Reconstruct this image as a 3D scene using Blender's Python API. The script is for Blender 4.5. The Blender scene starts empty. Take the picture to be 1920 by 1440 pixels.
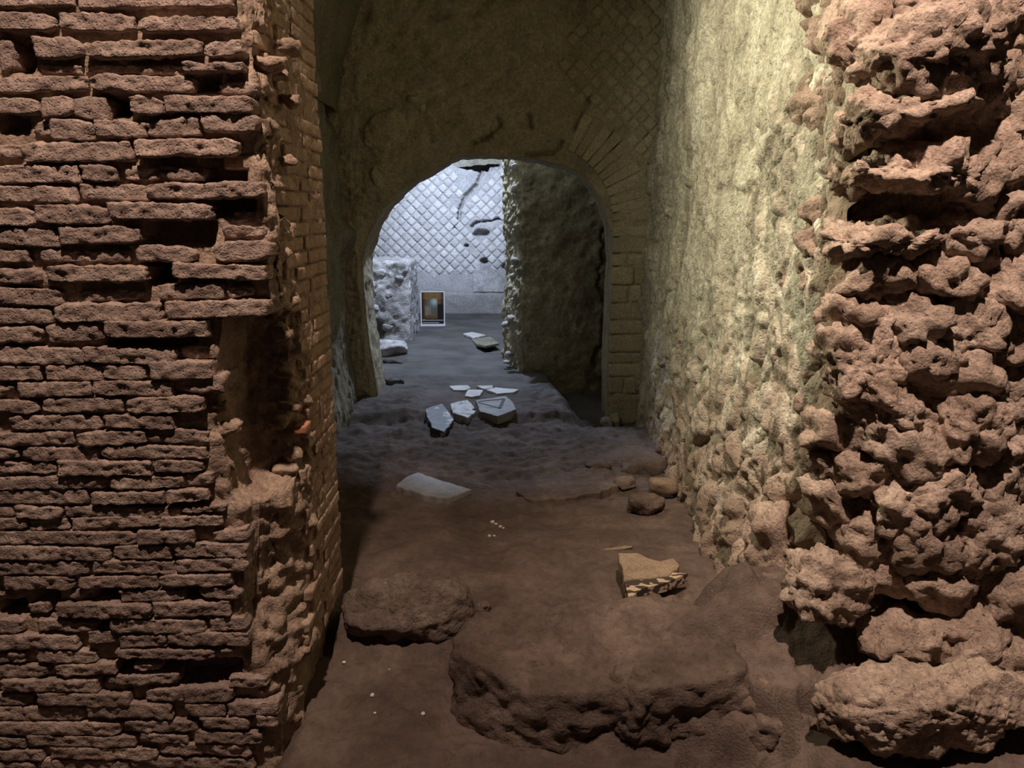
import bpy, bmesh, math, random
import numpy as np
from mathutils import Vector

# ------------------------------------------------------------------ camera, world, lamps, exposure
SC = bpy.context.scene
COL = SC.collection
W_, H_, F_ = 1920.0, 1440.0, 1443.0
CAM_H = 1.6
PITCH = math.radians(12.5)
cam_d = bpy.data.cameras.new('camera'); cam_d.sensor_width = 36.0; cam_d.lens = 36.0 * F_ / W_
cam_d.clip_start = 0.02
cam = bpy.data.objects.new('camera', cam_d); COL.objects.link(cam)
cam.location = (0, 0, CAM_H); cam.rotation_euler = (math.pi / 2 - PITCH, 0, 0)
SC.camera = cam

wd = bpy.data.worlds.new('world'); SC.world = wd; wd.use_nodes = True
wd.node_tree.nodes['Background'].inputs[0].default_value = (1.0, 0.80, 0.66, 1)
wd.node_tree.nodes['Background'].inputs[1].default_value = 0.012

def lamp(name, kind, loc, energy, color, aim=None, size=0.1, cone=60, blend=0.6):
    d = bpy.data.lights.new(name, kind); d.energy = energy; d.color = color
    d.shadow_soft_size = size
    if kind == 'SPOT':
        d.spot_size = math.radians(cone); d.spot_blend = blend
    o = bpy.data.objects.new(name, d); COL.objects.link(o); o.location = loc
    if aim is not None:
        o.rotation_euler = (Vector(aim) - Vector(loc)).to_track_quat('-Z', 'Y').to_euler()
    return o
WARM = (1.0, 0.77, 0.64)
lamp('warm_spot_left', 'SPOT', (-0.55, 0.90, 4.30), 510, WARM, (-1.25, 2.3, 0.75), 0.05, 54, 1.0)
lamp('warm_spot_right', 'SPOT', (0.55, 0.95, 4.30), 770, WARM, (1.55, 2.5, 0.85), 0.05, 54, 1.0)
lamp('yellow_spot', 'SPOT', (-0.72, 3.25, 2.80), 275, (1.0, 0.94, 0.68), (1.10, 3.33, 2.40), 0.08, 132, 1.0)
lamp('blue_spot', 'SPOT', (-0.65, 8.6, 3.6), 720, (0.60, 0.73, 1.0), (-0.98, 12.0, 1.85), 0.08, 44, 1.0)
lamp('blue_lamp', 'POINT', (-0.45, 8.2, 3.25), 400, (0.60, 0.73, 1.0), None, 0.08)
vs = SC.view_settings
vs.view_transform = 'Standard'; vs.look = 'None'; vs.gamma = 1.0; vs.use_curve_mapping = False
vs.exposure = 0.0

# ------------------------------------------------------------------ pixel -> world on real planes
CP, SP = math.cos(PITCH), math.sin(PITCH)
def ray(px, py):
    a = (px - W_ / 2) / F_; b = -(py - H_ / 2) / F_
    return np.array([a, CP + b * SP, -SP + b * CP])
def onY(px, py, Y):
    r = ray(px, py); t = Y / r[1]
    return np.array([r[0] * t, Y, CAM_H + r[2] * t])
def onZ(px, py, z):
    r = ray(px, py); t = (z - CAM_H) / r[2]
    return np.array([r[0] * t, r[1] * t, z])
def proj(P):
    P = np.asarray(P, float)
    x, y, z = P[..., 0], P[..., 1], P[..., 2] - CAM_H
    zc = y * CP - z * SP; yc = y * SP + z * CP
    return W_ / 2 + F_ * x / zc, H_ / 2 - F_ * yc / zc
def rowz(py, Y):      # height of an image row on the plane at depth Y
    return onY(960, py, Y)[2]

# ------------------------------------------------------------------ noise
_rs = np.random.RandomState(7)
_perm = _rs.permutation(256).astype(np.int64); _perm = np.concatenate([_perm, _perm, _perm])
_g = _rs.normal(size=(256, 3)); _g /= np.linalg.norm(_g, axis=1)[:, None]
_rv = _rs.rand(256, 4)
def perlin(P):
    P = np.asarray(P, float); sh = P.shape[:-1]; P = P.reshape(-1, 3)
    I = np.floor(P).astype(np.int64); f = P - I; I &= 255
    u = f * f * f * (f * (f * 6 - 15) + 10)
    out = 0
    for dx in (0, 1):
        hx = _perm[I[:, 0] + dx]; wx = u[:, 0] if dx else 1 - u[:, 0]
        for dy in (0, 1):
            hy = _perm[hx + I[:, 1] + dy]; wy = u[:, 1] if dy else 1 - u[:, 1]
            for dz in (0, 1):
                h = _perm[hy + I[:, 2] + dz]; wz = u[:, 2] if dz else 1 - u[:, 2]
                g = _g[h]
                out = out + wx * wy * wz * (g[:, 0] * (f[:, 0] - dx) + g[:, 1] * (f[:, 1] - dy) + g[:, 2] * (f[:, 2] - dz))
    return (out * 1.6).reshape(sh)
def fbm(P, octs=4, gain=0.5, ridged=False):
    P = np.asarray(P, float); a = 1.0; s = 0; t = 0
    for i in range(octs):
        n = perlin(P + 17.3 * i)
        s = s + a * ((1 - 2 * np.abs(n)) if ridged else n); t += a
        P = P * 2.03; a *= gain
    return s / t
def worley(P):
    P = np.asarray(P, float); sh = P.shape[:-1]; P = P.reshape(-1, 3)
    I = np.floor(P).astype(np.int64); f = P - I
    F1 = np.full(len(P), 9.0); F2 = np.full(len(P), 9.0); cid = np.zeros(len(P), np.int64)
    for dx in (-1, 0, 1):
        hx = _perm[(I[:, 0] + dx) & 255]
        for dy in (-1, 0, 1):
            hy = _perm[hx + ((I[:, 1] + dy) & 255)]
            for dz in (-1, 0, 1):
                h = _perm[hy + ((I[:, 2] + dz) & 255)]
                r = _rv[h]
                d = np.sqrt((dx + r[:, 0] - f[:, 0]) ** 2 + (dy + r[:, 1] - f[:, 1]) ** 2 + (dz + r[:, 2] - f[:, 2]) ** 2)
                c = d < F1
                F2 = np.where(c, F1, np.minimum(F2, d)); cid = np.where(c, h, cid); F1 = np.where(c, d, F1)
    return F1.reshape(sh), F2.reshape(sh), _rv[cid, 3].reshape(sh)
def sstep(a, b, x):
    t = np.clip((x - a) / (b - a), 0, 1); return t * t * (3 - 2 * t)
def pits(P, s, thr=0.33):
    F1, _, r = worley(np.asarray(P) * s)
    return (1 - sstep(thr * 0.4, thr, F1)) * (r > 0.45)

# ------------------------------------------------------------------ mesh helpers
def new_mesh(name, V, Fa, smooth=True):
    V = np.ascontiguousarray(V, np.float32).reshape(-1, 3)
    me = bpy.data.meshes.new(name)
    if isinstance(Fa, np.ndarray):
        k = Fa.shape[1]; n = len(Fa)
        me.vertices.add(len(V)); me.vertices.foreach_set('co', V.ravel())
        me.loops.add(n * k); me.loops.foreach_set('vertex_index', np.ascontiguousarray(Fa, np.int32).ravel())
        me.polygons.add(n)
        me.polygons.foreach_set('loop_start', np.arange(0, n * k, k, dtype=np.int32))
        me.polygons.foreach_set('loop_total', np.full(n, k, np.int32))
        me.update(calc_edges=True); me.validate()
    else:
        me.from_pydata([tuple(map(float, v)) for v in V], [], [tuple(f) for f in Fa])
    if smooth:
        me.polygons.foreach_set('use_smooth', np.ones(len(me.polygons), bool))
    me.update()
    return me
def link(name, me, material, parent=None, loc=None):
    o = bpy.data.objects.new(name, me)
    if material and not me.materials: me.materials.append(material)
    COL.objects.link(o)
    if loc is not None: o.location = tuple(map(float, loc))
    if parent is not None: o.parent = parent
    return o
def tag(o, label=None, cat=None, group=None, kind=None):
    if label: o['label'] = label
    if cat: o['category'] = cat
    if group: o['group'] = group
    if kind: o['kind'] = kind
    return o
def struct(o, label, cat):
    return tag(o, label, cat, kind='structure')
def grid_faces(nu, nv, flip=False):
    i = np.arange(nu * nv).reshape(nu, nv)
    a, b, c, d = i[:-1, :-1].ravel(), i[1:, :-1].ravel(), i[1:, 1:].ravel(), i[:-1, 1:].ravel()
    return np.stack([a, d, c, b] if flip else [a, b, c, d], 1)
def grid_normals(P):
    du = np.gradient(P, axis=0); dv = np.gradient(P, axis=1)
    n = np.cross(du, dv); n /= np.linalg.norm(n, axis=-1, keepdims=True) + 1e-9
    return n
def sheet(name, P, material, flip=False, parent=None):
    nu, nv = P.shape[:2]
    return link(name, new_mesh(name, P, grid_faces(nu, nv, flip)), material, parent)

_ico = {}
def ico(s):
    if s not in _ico:
        bm = bmesh.new(); bmesh.ops.create_icosphere(bm, subdivisions=s, radius=1.0)
        V = np.array([v.co[:] for v in bm.verts]); Fa = np.array([[v.index for v in f.verts] for f in bm.faces]); bm.free()
        _ico[s] = (V / np.linalg.norm(V, axis=1)[:, None], Fa)
    return _ico[s]
_rid = [0]
def rock(name, c, half, material, parent=None, sub=4, box=3.0, facets=9, rough=0.10, fine=0.03, seed=None, rot=(0, 0, 0), flat=False, pit=0.0, crumb=0.0):
    """irregular stone: superellipsoid cut by random planes, then fractured with noise"""
    _rid[0] += 1
    rs = np.random.RandomState(seed if seed is not None else 100 + _rid[0])
    D, Fa = ico(sub)
    r = 1.0 / (np.abs(D) ** box).sum(1) ** (1 / box)
    for k in range(facets):
        n = rs.normal(size=3); n /= np.linalg.norm(n); d = rs.uniform(0.72, 1.0)
        q = D @ n
        r = np.minimum(r, np.where(q > 0.05, d / np.maximum(q, 0.05), 9))
    half = np.array(half, float); m = half.min()
    P = D * r[:, None] * half
    off = rs.uniform(-50, 50, 3)
    Q = P + off
    dirn = D / half; dirn /= np.linalg.norm(dirn, axis=1)[:, None]
    g = half.mean()
    disp = rough * g * fbm(Q * (1.6 / g), 3) * 1.6 + fine * (fbm(Q * 16, 4, 0.62)) * 1.2
    F1, F2, rc = worley(Q * (2.6 / g))
    disp += rough * g * (0.25 * (sstep(0.0, 0.25, F2 - F1) - 0.7) + .5 * (rc - .5) * sstep(0, .15, F2 - F1))
    if crumb:
        W = Q + .012 * np.stack([perlin(Q * 20), perlin(Q * 20 + 9), perlin(Q * 20 + 4)], -1)
        F1, F2, rc = worley(W * 19)
        disp += crumb * ((.5 - F1) + .8 * (rc - .5) * sstep(0, .3, F2 - F1))
        F1, F2, rc = worley(W * 46)
        disp += crumb * .5 * (.5 - F1)
    if pit: disp -= pit * pits(Q, 26, 0.5)
    P = P + dirn * disp[:, None]
    if any(rot):
        from mathutils import Euler
        R = np.array(Euler(rot).to_matrix()); P = P @ R.T
    me = new_mesh(name, P, Fa, not flat)
    return link(name, me, material, parent, c)

_cub = {}
def cube_grid(nx, ny, nz):
    k = (nx, ny, nz)
    if k not in _cub:
        idx = {}; V = []; Fq = []
        def vid(i, j, l):
            t = (i, j, l)
            if t not in idx:
                idx[t] = len(V); V.append((2 * i / nx - 1, 2 * j / ny - 1, 2 * l / nz - 1))
            return idx[t]
        for i in range(nx):
            for j in range(ny):
                Fq.append([vid(i, j, 0), vid(i, j + 1, 0), vid(i + 1, j + 1, 0), vid(i + 1, j, 0)])
                Fq.append([vid(i, j, nz), vid(i + 1, j, nz), vid(i + 1, j + 1, nz), vid(i, j + 1, nz)])
        for i in range(nx):
            for l in range(nz):
                Fq.append([vid(i, 0, l), vid(i + 1, 0, l), vid(i + 1, 0, l + 1), vid(i, 0, l + 1)])
                Fq.append([vid(i, ny, l), vid(i, ny, l + 1), vid(i + 1, ny, l + 1), vid(i + 1, ny, l)])
        for j in range(ny):
            for l in range(nz):
                Fq.append([vid(0, j, l), vid(0, j, l + 1), vid(0, j + 1, l + 1), vid(0, j + 1, l)])
                Fq.append([vid(nx, j, l), vid(nx, j + 1, l), vid(nx, j + 1, l + 1), vid(nx, j, l + 1)])
        _cub[k] = (np.array(V), np.array(Fq))
    return _cub[k]
def rbox(half, seg, r, amp=0.0, fs=30, off=(0, 0, 0), low=0.0, crumb=0.0):
    """rounded, worn box"""
    V, Fq = cube_grid(*seg); half = np.array(half, float); r = min(r, half.min() * 0.95)
    P = V * half; q = np.clip(P, -(half - r), half - r); d = P - q
    L = np.linalg.norm(d, axis=1)[:, None]; n = d / np.maximum(L, 1e-9)
    P = q + n * r
    Q = P + np.array(off)
    if amp: P = P + n * (amp * (fbm(Q * fs, 3, 0.6) * 1.3))[:, None]
    if low: P = P + n * (low * fbm(Q * fs * 0.3 + 5, 2))[:, None] * 1.5
    if crumb:
        F1, F2, rc = worley(Q * [38, 38, 52] + .4 * np.stack([perlin(Q * 40), perlin(Q * 40 + 9), perlin(Q * 40 + 4)], -1))
        P = P + n * (crumb * ((.45 - F1) + .5 * (rc - .6) * sstep(0, .3, F2 - F1)))[:, None]
    return P, Fq
def tri_extrude(poly, z0, z1):
    n = len(poly)
    V = [(p[0], p[1], z0) for p in poly] + [(p[0], p[1], z1) for p in poly]
    Fa = [list(range(n - 1, -1, -1)), list(range(n, 2 * n))] + [[i, (i + 1) % n, n + (i + 1) % n, n + i] for i in range(n)]
    return V, Fa

# ------------------------------------------------------------------ materials
def mat(name, cols, scale=6.0, bump=0.35, bscale=60.0, pit=0.0, pscale=90.0, rough=0.93, rand=0.0, stretch=(1, 1, 1), fine=0.35, spec=0.15):
    m = bpy.data.materials.new(name); m.use_nodes = True
    nt = m.node_tree; N = nt.nodes; L = nt.links
    b = N['Principled BSDF']; b.inputs['Roughness'].default_value = rough
    b.inputs['Specular IOR Level'].default_value = spec
    g = N.new('ShaderNodeNewGeometry')
    mp = N.new('ShaderNodeMapping'); mp.inputs['Scale'].default_value = stretch
    L.new(g.outputs['Position'], mp.inputs['Vector'])
    n1 = N.new('ShaderNodeTexNoise'); n1.inputs['Scale'].default_value = scale; n1.inputs['Detail'].default_value = 7; n1.inputs['Roughness'].default_value = 0.62
    L.new(mp.outputs[0], n1.inputs['Vector'])
    cr = N.new('ShaderNodeValToRGB'); e = cr.color_ramp.elements
    ps = np.linspace(0.34, 0.66, len(cols))
    e[0].position = ps[0]; e[0].color = (*cols[0], 1); e[1].position = ps[-1]; e[1].color = (*cols[-1], 1)
    for p, c in zip(ps[1:-1], cols[1:-1]):
        x = e.new(p); x.color = (*c, 1)
    L.new(n1.outputs[0], cr.inputs[0])
    n2 = N.new('ShaderNodeTexNoise'); n2.inputs['Scale'].default_value = scale * 9; n2.inputs['Detail'].default_value = 5; n2.inputs['Roughness'].default_value = 0.7
    L.new(g.outputs['Position'], n2.inputs['Vector'])
    mr = N.new('ShaderNodeMapRange'); mr.inputs['From Min'].default_value = 0.3; mr.inputs['From Max'].default_value = 0.7
    mr.inputs['To Min'].default_value = 1 - fine; mr.inputs['To Max'].default_value = 1 + fine
    L.new(n2.outputs[0], mr.inputs[0])
    mx = N.new('ShaderNodeMix'); mx.data_type = 'RGBA'; mx.blend_type = 'MULTIPLY'; mx.inputs[0].default_value = 1
    L.new(cr.outputs[0], mx.inputs[6]); L.new(mr.outputs[0], mx.inputs[7])
    last = mx.outputs[2]
    if rand:
        oi = N.new('ShaderNodeObjectInfo'); m2 = N.new('ShaderNodeMapRange')
        m2.inputs['To Min'].default_value = 1 - rand; m2.inputs['To Max'].default_value = 1 + rand
        L.new(oi.outputs['Random'], m2.inputs[0])
        my = N.new('ShaderNodeMix'); my.data_type = 'RGBA'; my.blend_type = 'MULTIPLY'; my.inputs[0].default_value = 1
        L.new(last, my.inputs[6]); L.new(m2.outputs[0], my.inputs[7]); last = my.outputs[2]
    L.new(last, b.inputs['Base Color'])
    n3 = N.new('ShaderNodeTexNoise'); n3.inputs['Scale'].default_value = bscale; n3.inputs['Detail'].default_value = 6; n3.inputs['Roughness'].default_value = 0.65
    L.new(g.outputs['Position'], n3.inputs['Vector'])
    bp = N.new('ShaderNodeBump'); bp.inputs['Strength'].default_value = bump; bp.inputs['Distance'].default_value = 0.02
    L.new(n3.outputs[0], bp.inputs['Height'])
    nrm = bp
    if pit:
        v = N.new('ShaderNodeTexVoronoi'); v.inputs['Scale'].default_value = pscale
        L.new(g.outputs['Position'], v.inputs['Vector'])
        m3 = N.new('ShaderNodeMapRange'); m3.inputs['From Min'].default_value = 0.1; m3.inputs['From Max'].default_value = 0.4
        L.new(v.outputs['Distance'], m3.inputs[0])
        b2 = N.new('ShaderNodeBump'); b2.inputs['Strength'].default_value = pit; b2.inputs['Distance'].default_value = 0.012
        L.new(m3.outputs[0], b2.inputs['Height']); L.new(bp.outputs[0], b2.inputs['Normal']); nrm = b2
    L.new(nrm.outputs[0], b.inputs['Normal'])
    return m
def plain(name, c, rough=0.6, spec=0.3):
    m = bpy.data.materials.new(name); m.use_nodes = True
    b = m.node_tree.nodes['Principled BSDF']; b.inputs['Base Color'].default_value = (*c, 1)
    b.inputs['Roughness'].default_value = rough; b.inputs['Specular IOR Level'].default_value = spec
    return m
M = {}
M['brick'] = mat('worn_brick', [(0.25, 0.178, 0.146), (0.345, 0.25, 0.205), (0.43, 0.32, 0.26)], 9, 0.5, 70, 0.5, 110, rand=0.16)
M['jamb'] = mat('jamb_brick', [(0.30, 0.205, 0.150), (0.40, 0.28, 0.205), (0.48, 0.36, 0.27)], 9, 0.35, 70, 0.2, 120, rand=0.10)
M['orange'] = mat('orange_brick', [(0.44, 0.19, 0.11), (0.55, 0.26, 0.16)], 30, 0.3, 80)
M['mortar'] = mat('old_mortar', [(0.28, 0.195, 0.145), (0.38, 0.275, 0.205), (0.50, 0.37, 0.275)], 7, 0.6, 75, 0.35, 80)
M['tuff'] = mat('tuff_rubble', [(0.33, 0.24, 0.185), (0.46, 0.34, 0.265), (0.58, 0.445, 0.355)], 6, 0.9, 75, 0.45, 70, rand=0.14)
M['plaster'] = mat('eroded_plaster', [(0.30, 0.265, 0.205), (0.50, 0.45, 0.355), (0.66, 0.62, 0.51)], 5, 0.7, 70, 0.5, 65, stretch=(1, 1, 0.4), fine=.45)
def second_coat(m, cols, scale, floor=False):
    # lower, nearer part of the wall has lost its plaster and shows the brown core
    nt = m.node_tree; N = nt.nodes; L = nt.links; b = N['Principled BSDF']
    src = b.inputs['Base Color'].links[0].from_socket
    g = N.new('ShaderNodeNewGeometry'); sx = N.new('ShaderNodeSeparateXYZ'); L.new(g.outputs['Position'], sx.inputs[0])
    def ma(op, a, bb):
        n = N.new('ShaderNodeMath'); n.operation = op
        for i, v in enumerate((a, bb)):
            if isinstance(v, (int, float)): n.inputs[i].default_value = v
            else: L.new(v, n.inputs[i])
        return n.outputs[0]
    t1 = ma('SUBTRACT', ma('MULTIPLY', ma('SUBTRACT', 1.15, sx.outputs[2]), 1.3), ma('MULTIPLY', ma('SUBTRACT', sx.outputs[1], 3.0), .25))
    t2 = ma('MULTIPLY', ma('SUBTRACT', 2.76, sx.outputs[1]), 5.0)
    if floor:   # greyer farther in: grey path, plus the blue light's cast put into the colour
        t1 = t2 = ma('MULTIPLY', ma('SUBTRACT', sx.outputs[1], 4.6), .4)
    nz = N.new('ShaderNodeTexNoise'); nz.inputs['Scale'].default_value = 5; nz.inputs['Detail'].default_value = 8; L.new(g.outputs['Position'], nz.inputs['Vector'])
    t = ma('ADD', ma('MAXIMUM', t1, t2), ma('MULTIPLY', ma('SUBTRACT', nz.outputs[0], .5), .8 if floor else 3.0))
    cl = N.new('ShaderNodeClamp'); L.new(t, cl.inputs[0])
    n1 = N.new('ShaderNodeTexNoise'); n1.inputs['Scale'].default_value = scale; n1.inputs['Detail'].default_value = 7; L.new(g.outputs['Position'], n1.inputs['Vector'])
    cr = N.new('ShaderNodeValToRGB'); e = cr.color_ramp.elements
    e[0].position = .35; e[0].color = (*cols[0], 1); e[1].position = .65; e[1].color = (*cols[1], 1); L.new(n1.outputs[0], cr.inputs[0])
    mx = N.new('ShaderNodeMix'); mx.data_type = 'RGBA'; L.new(cl.outputs[0], mx.inputs[0]); L.new(src, mx.inputs[6]); L.new(cr.outputs[0], mx.inputs[7])
    L.new(mx.outputs[2], b.inputs['Base Color'])
second_coat(M['plaster'], [(0.31, 0.23, 0.175), (0.50, 0.385, 0.30)], 7)
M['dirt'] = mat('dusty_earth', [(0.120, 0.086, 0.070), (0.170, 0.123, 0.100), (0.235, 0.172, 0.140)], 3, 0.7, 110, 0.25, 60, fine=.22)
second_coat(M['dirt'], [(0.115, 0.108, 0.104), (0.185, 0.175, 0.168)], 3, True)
M['threshold'] = mat('earthy_stone', [(0.125, 0.089, 0.072), (0.185, 0.134, 0.108), (0.29, 0.213, 0.168)], 3.5, 0.7, 100, 0.3, 60, rand=0.05, fine=.25)
M['palestone'] = mat('dusty_stone', [(0.135, 0.10, 0.082), (0.20, 0.15, 0.122), (0.29, 0.22, 0.177)], 5, 0.8, 80, 0.4, 60)
M['archwall'] = mat('arch_plaster', [(0.34, 0.30, 0.215), (0.43, 0.38, 0.275), (0.50, 0.44, 0.32)], 5, 0.5, 40, 0.2, 50)
M['archstone'] = mat('arch_stone', [(0.43, 0.375, 0.27), (0.52, 0.455, 0.33)], 7, 0.4, 45, rand=0.12)
M['darkwall'] = mat('inner_wall', [(0.30, 0.265, 0.175), (0.40, 0.355, 0.235), (0.50, 0.44, 0.30)], 5, 0.6, 30, 0.3, 40)
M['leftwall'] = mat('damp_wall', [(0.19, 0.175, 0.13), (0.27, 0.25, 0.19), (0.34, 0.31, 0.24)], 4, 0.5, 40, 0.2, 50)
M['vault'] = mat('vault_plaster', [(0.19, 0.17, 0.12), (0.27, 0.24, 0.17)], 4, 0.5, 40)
M['farmortar'] = mat('far_mortar', [(0.36, 0.34, 0.33), (0.47, 0.45, 0.44)], 5, 0.4, 40)
M['farstone'] = mat('reticulate_stone', [(0.50, 0.47, 0.45), (0.62, 0.59, 0.56)], 8, 0.3, 40, rand=0.13)
M['farblock'] = mat('grey_masonry', [(0.30, 0.28, 0.28), (0.48, 0.46, 0.45), (0.66, 0.63, 0.62)], 7, 0.5, 40, 0.3, 40)
M['edge'] = mat('broken_edge', [(0.36, 0.34, 0.30), (0.60, 0.57, 0.53)], 9, 0.5, 40, rand=0.1)
M['marble'] = mat('pale_marble', [(0.50, 0.48, 0.46), (0.68, 0.66, 0.63)], 8, 0.1, 60, rough=0.6, rand=0.08, fine=0.15, spec=0.35)
M['marble_grey'] = mat('grey_marble', [(0.24, 0.23, 0.225), (0.35, 0.34, 0.33)], 10, 0.15, 60, rough=0.6, rand=0.1, fine=0.2, spec=0.35)
M['marble_dark'] = mat('veined_dark_marble', [(0.04, 0.04, 0.04), (0.05, 0.05, 0.05), (0.08, 0.08, 0.08), (0.70, 0.68, 0.66)], 16, 0.3, 60, rough=0.4, spec=0.5)
M['marble_vein'] = mat('veined_marble', [(0.20, 0.20, 0.20), (0.60, 0.58, 0.56), (0.72, 0.70, 0.68)], 18, 0.3, 60, rough=0.5, spec=0.4)
M['inlay'] = plain('dark_inlay', (0.06, 0.06, 0.06), 0.6)
M['tilestone'] = mat('tan_stone', [(0.26, 0.185, 0.125), (0.36, 0.265, 0.185)], 12, 0.3, 70)
M['white'] = plain('white_board', (0.80, 0.80, 0.80), 0.5)
M['pebble'] = mat('pale_pebble', [(0.55, 0.50, 0.45), (0.75, 0.70, 0.64)], 20, 0.2, 90)
M['straw'] = plain('straw', (0.34, 0.29, 0.20), 0.8)

# ------------------------------------------------------------------ floor
_fy = [0.8, 2.1, 2.4, 2.66, 2.82, 3.2, 4.4, 5.70, 5.80, 6.9, 7.0, 9.0, 13.0]
_fz = [-0.12, -0.10, -0.085, -0.065, 0.02, 0.03, 0.02, 0.02, 0.09, 0.09, 0.12, 0.12, 0.10]
CREV = [(((1312, 1215), .20), ((1450, 1292), .14), .045, .14), (((1525, 1300), .12), ((1560, 1345), .06), .05, .14), (((1290, 1385), -.02), ((1480, 1410), -.04), .03, .05)]
def floor_z(X, Y, detail=True):
    X = np.asarray(X, float); Y = np.asarray(Y, float)
    wob = 0.10 * perlin(np.stack([X * 1.7, Y * 0.6, X * 0 + 3.1], -1))
    z = np.interp(Y + wob, _fy, _fz)
    fr = 0.50 * sstep(2.13, 2.22, Y + .03 * np.sin(X * 9)) + 0.50 * sstep(2.22, 2.56, Y)
    mound = fr * (1 - sstep(2.62, 2.82, Y + .03 * np.sin(X * 7))) * sstep(0.15 + .30 * sstep(2.4, 2.6, Y), 0.50 + .36 * sstep(2.4, 2.6, Y), X)
    z = z + (0.28 + .09 * sstep(.5, .85, X)) * mound
    z = z + 0.13 * sstep(.75, 1.0, X) * (1 - sstep(2.1, 2.3, Y)) * sstep(1.7, 2.05, Y)
    z = z - 0.16 * sstep(-.70, -.85, X) * (1 - sstep(2.3, 2.5, Y))
    z = z - 0.20 * sstep(0.40, 0.62, X + 0.10 * (Y - 6.0)) * sstep(5.55, 5.85, Y) * (1 - sstep(7.2, 7.4, Y))
    z = z - 0.07 * sstep(-0.75, -0.45, X - 0.35 * (Y - 8.2)) * sstep(8.1, 8.25, Y) * (1 - sstep(10.2, 10.6, Y))
    for (pa, za), (pb_, zb), w_, dp in CREV:
        a = onZ(*pa, za)[:2]; b = onZ(*pb_, zb)[:2]; ab = b - a
        t = np.clip(((X - a[0]) * ab[0] + (Y - a[1]) * ab[1]) / (ab @ ab), 0, 1)
        dd = np.hypot(X - a[0] - t * ab[0], Y - a[1] - t * ab[1]) + .025 * perlin(np.stack([X * 14, Y * 14, X * 0], -1))
        z = z - dp * sstep(w_, w_ * .3, dd)
    if detail:
        P = np.stack([X, Y, X * 0 + 1.3], -1)
        m2 = sstep(.05, .3, mound)
        Wp = P + .03 * np.stack([perlin(P * 9), perlin(P * 9 + 5), 0 * X], -1)
        F1, F2, r = worley(Wp * [7, 10, 0]); z = z + m2 * (.05 * (r - .5) * sstep(0, .3, F2 - F1) + .02 * (.5 - F1))
        F1, F2, r = worley(Wp * [22, 26, 0]); z = z + m2 * .014 * (.5 - F1) + m2 * .02 * fbm(P * 12, 4, .6)
        near = 1 - sstep(6.6, 7.2, Y)
        near = near * (1 - .7 * sstep(-.85, -.7, X) * sstep(.2, .05, X) * sstep(5.75, 5.9, Y))   # trodden ledge that carries the marble
        z = z + near * 0.035 * fbm(P * [2.2, 2.6, 1], 3) * 1.5
        rough = sstep(3.9, 4.6, Y) * near
        front = 1 - sstep(2.9, 3.3, Y)
        z = z + (0.010 + 0.014 * rough + .008 * front) * fbm(P * 8, 4, 0.6) * 1.6
        z = z + rough * 0.028 * fbm(P * [2.5, 5, 1], 3, 0.6, True)
        F1, F2, r = worley(P * [9, 9, 0])
        z = z + near * 0.014 * sstep(0.45, 0.1, F1) * (r > 0.6)
    return z
def fz(x, y): return float(floor_z(np.array([x]), np.array([y]))[0])
xs = np.concatenate([np.linspace(-2.4, -.9, 90)[:-1], np.linspace(-.9, 1.5, 300)[:-1], np.linspace(1.5, 2.6, 60)])
ys = np.concatenate([np.linspace(1.0, 2.0, 30)[:-1], np.linspace(2.0, 4.2, 190)[:-1], np.linspace(4.2, 7.4, 210)[:-1], np.linspace(7.4, 13, 110)])
XX, YY = np.meshgrid(xs, ys, indexing='ij')
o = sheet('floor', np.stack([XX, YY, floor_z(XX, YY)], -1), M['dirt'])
struct(o, 'uneven dusty earth floor running from the foreground through the passage', 'floor')

# ------------------------------------------------------------------ brick pier on the left
FY = 2.20            # plane of the brick faces
_key = np.array([
    (-260, 440, 490, .05, 2.42), (0, 445, 500, .07, 2.45), (60, 450, 482, .03, 2.40), (300, 478, 492, .02, 2.36),
    (420, 500, 520, .05, 2.42), (560, 506, 530, .07, 2.45), (585, 500, 528, .07, 2.45), (600, 420, 514, .21, 2.50), (700, 404, 514, .24, 2.55),
    (850, 418, 514, .23, 2.56), (925, 428, 514, .22, 2.54), (950, 455, 515, .04, 2.48), (1050, 462, 502, .06, 2.50),
    (1150, 450, 505, .07, 2.50), (1200, 468, 520, .03, 2.45), (1300, 500, 535, .02, 2.40), (1440, 520, 545, .02, 2.36), (1800, 530, 550, .02, 2.36)])
HOLES = [  # x0, y0, x1, y1, depth of missing bricks and open putlog holes
    (25, 62, 62, 132, .14), (365, 136, 410, 166, .10), (185, 178, 245, 215, .10), (0, 205, 52, 248, .05),
    (380, 295, 460, 340, .08), (402, 375, 475, 402, .08), (272, 415, 400, 456, .09), (282, 488, 328, 530, .30),
    (200, 630, 365, 655, .05), (0, 1130, 28, 1160, .16), (30, 1110, 110, 1150, .05), (180, 1105, 225, 1130, .05),
    (222, 1237, 450, 1268, .10), (330, 1262, 440, 1285, .09), (345, 1102, 375, 1120, .05), (175, 1160, 205, 1185, .05), (165, 1250, 198, 1275, .05)]
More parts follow.
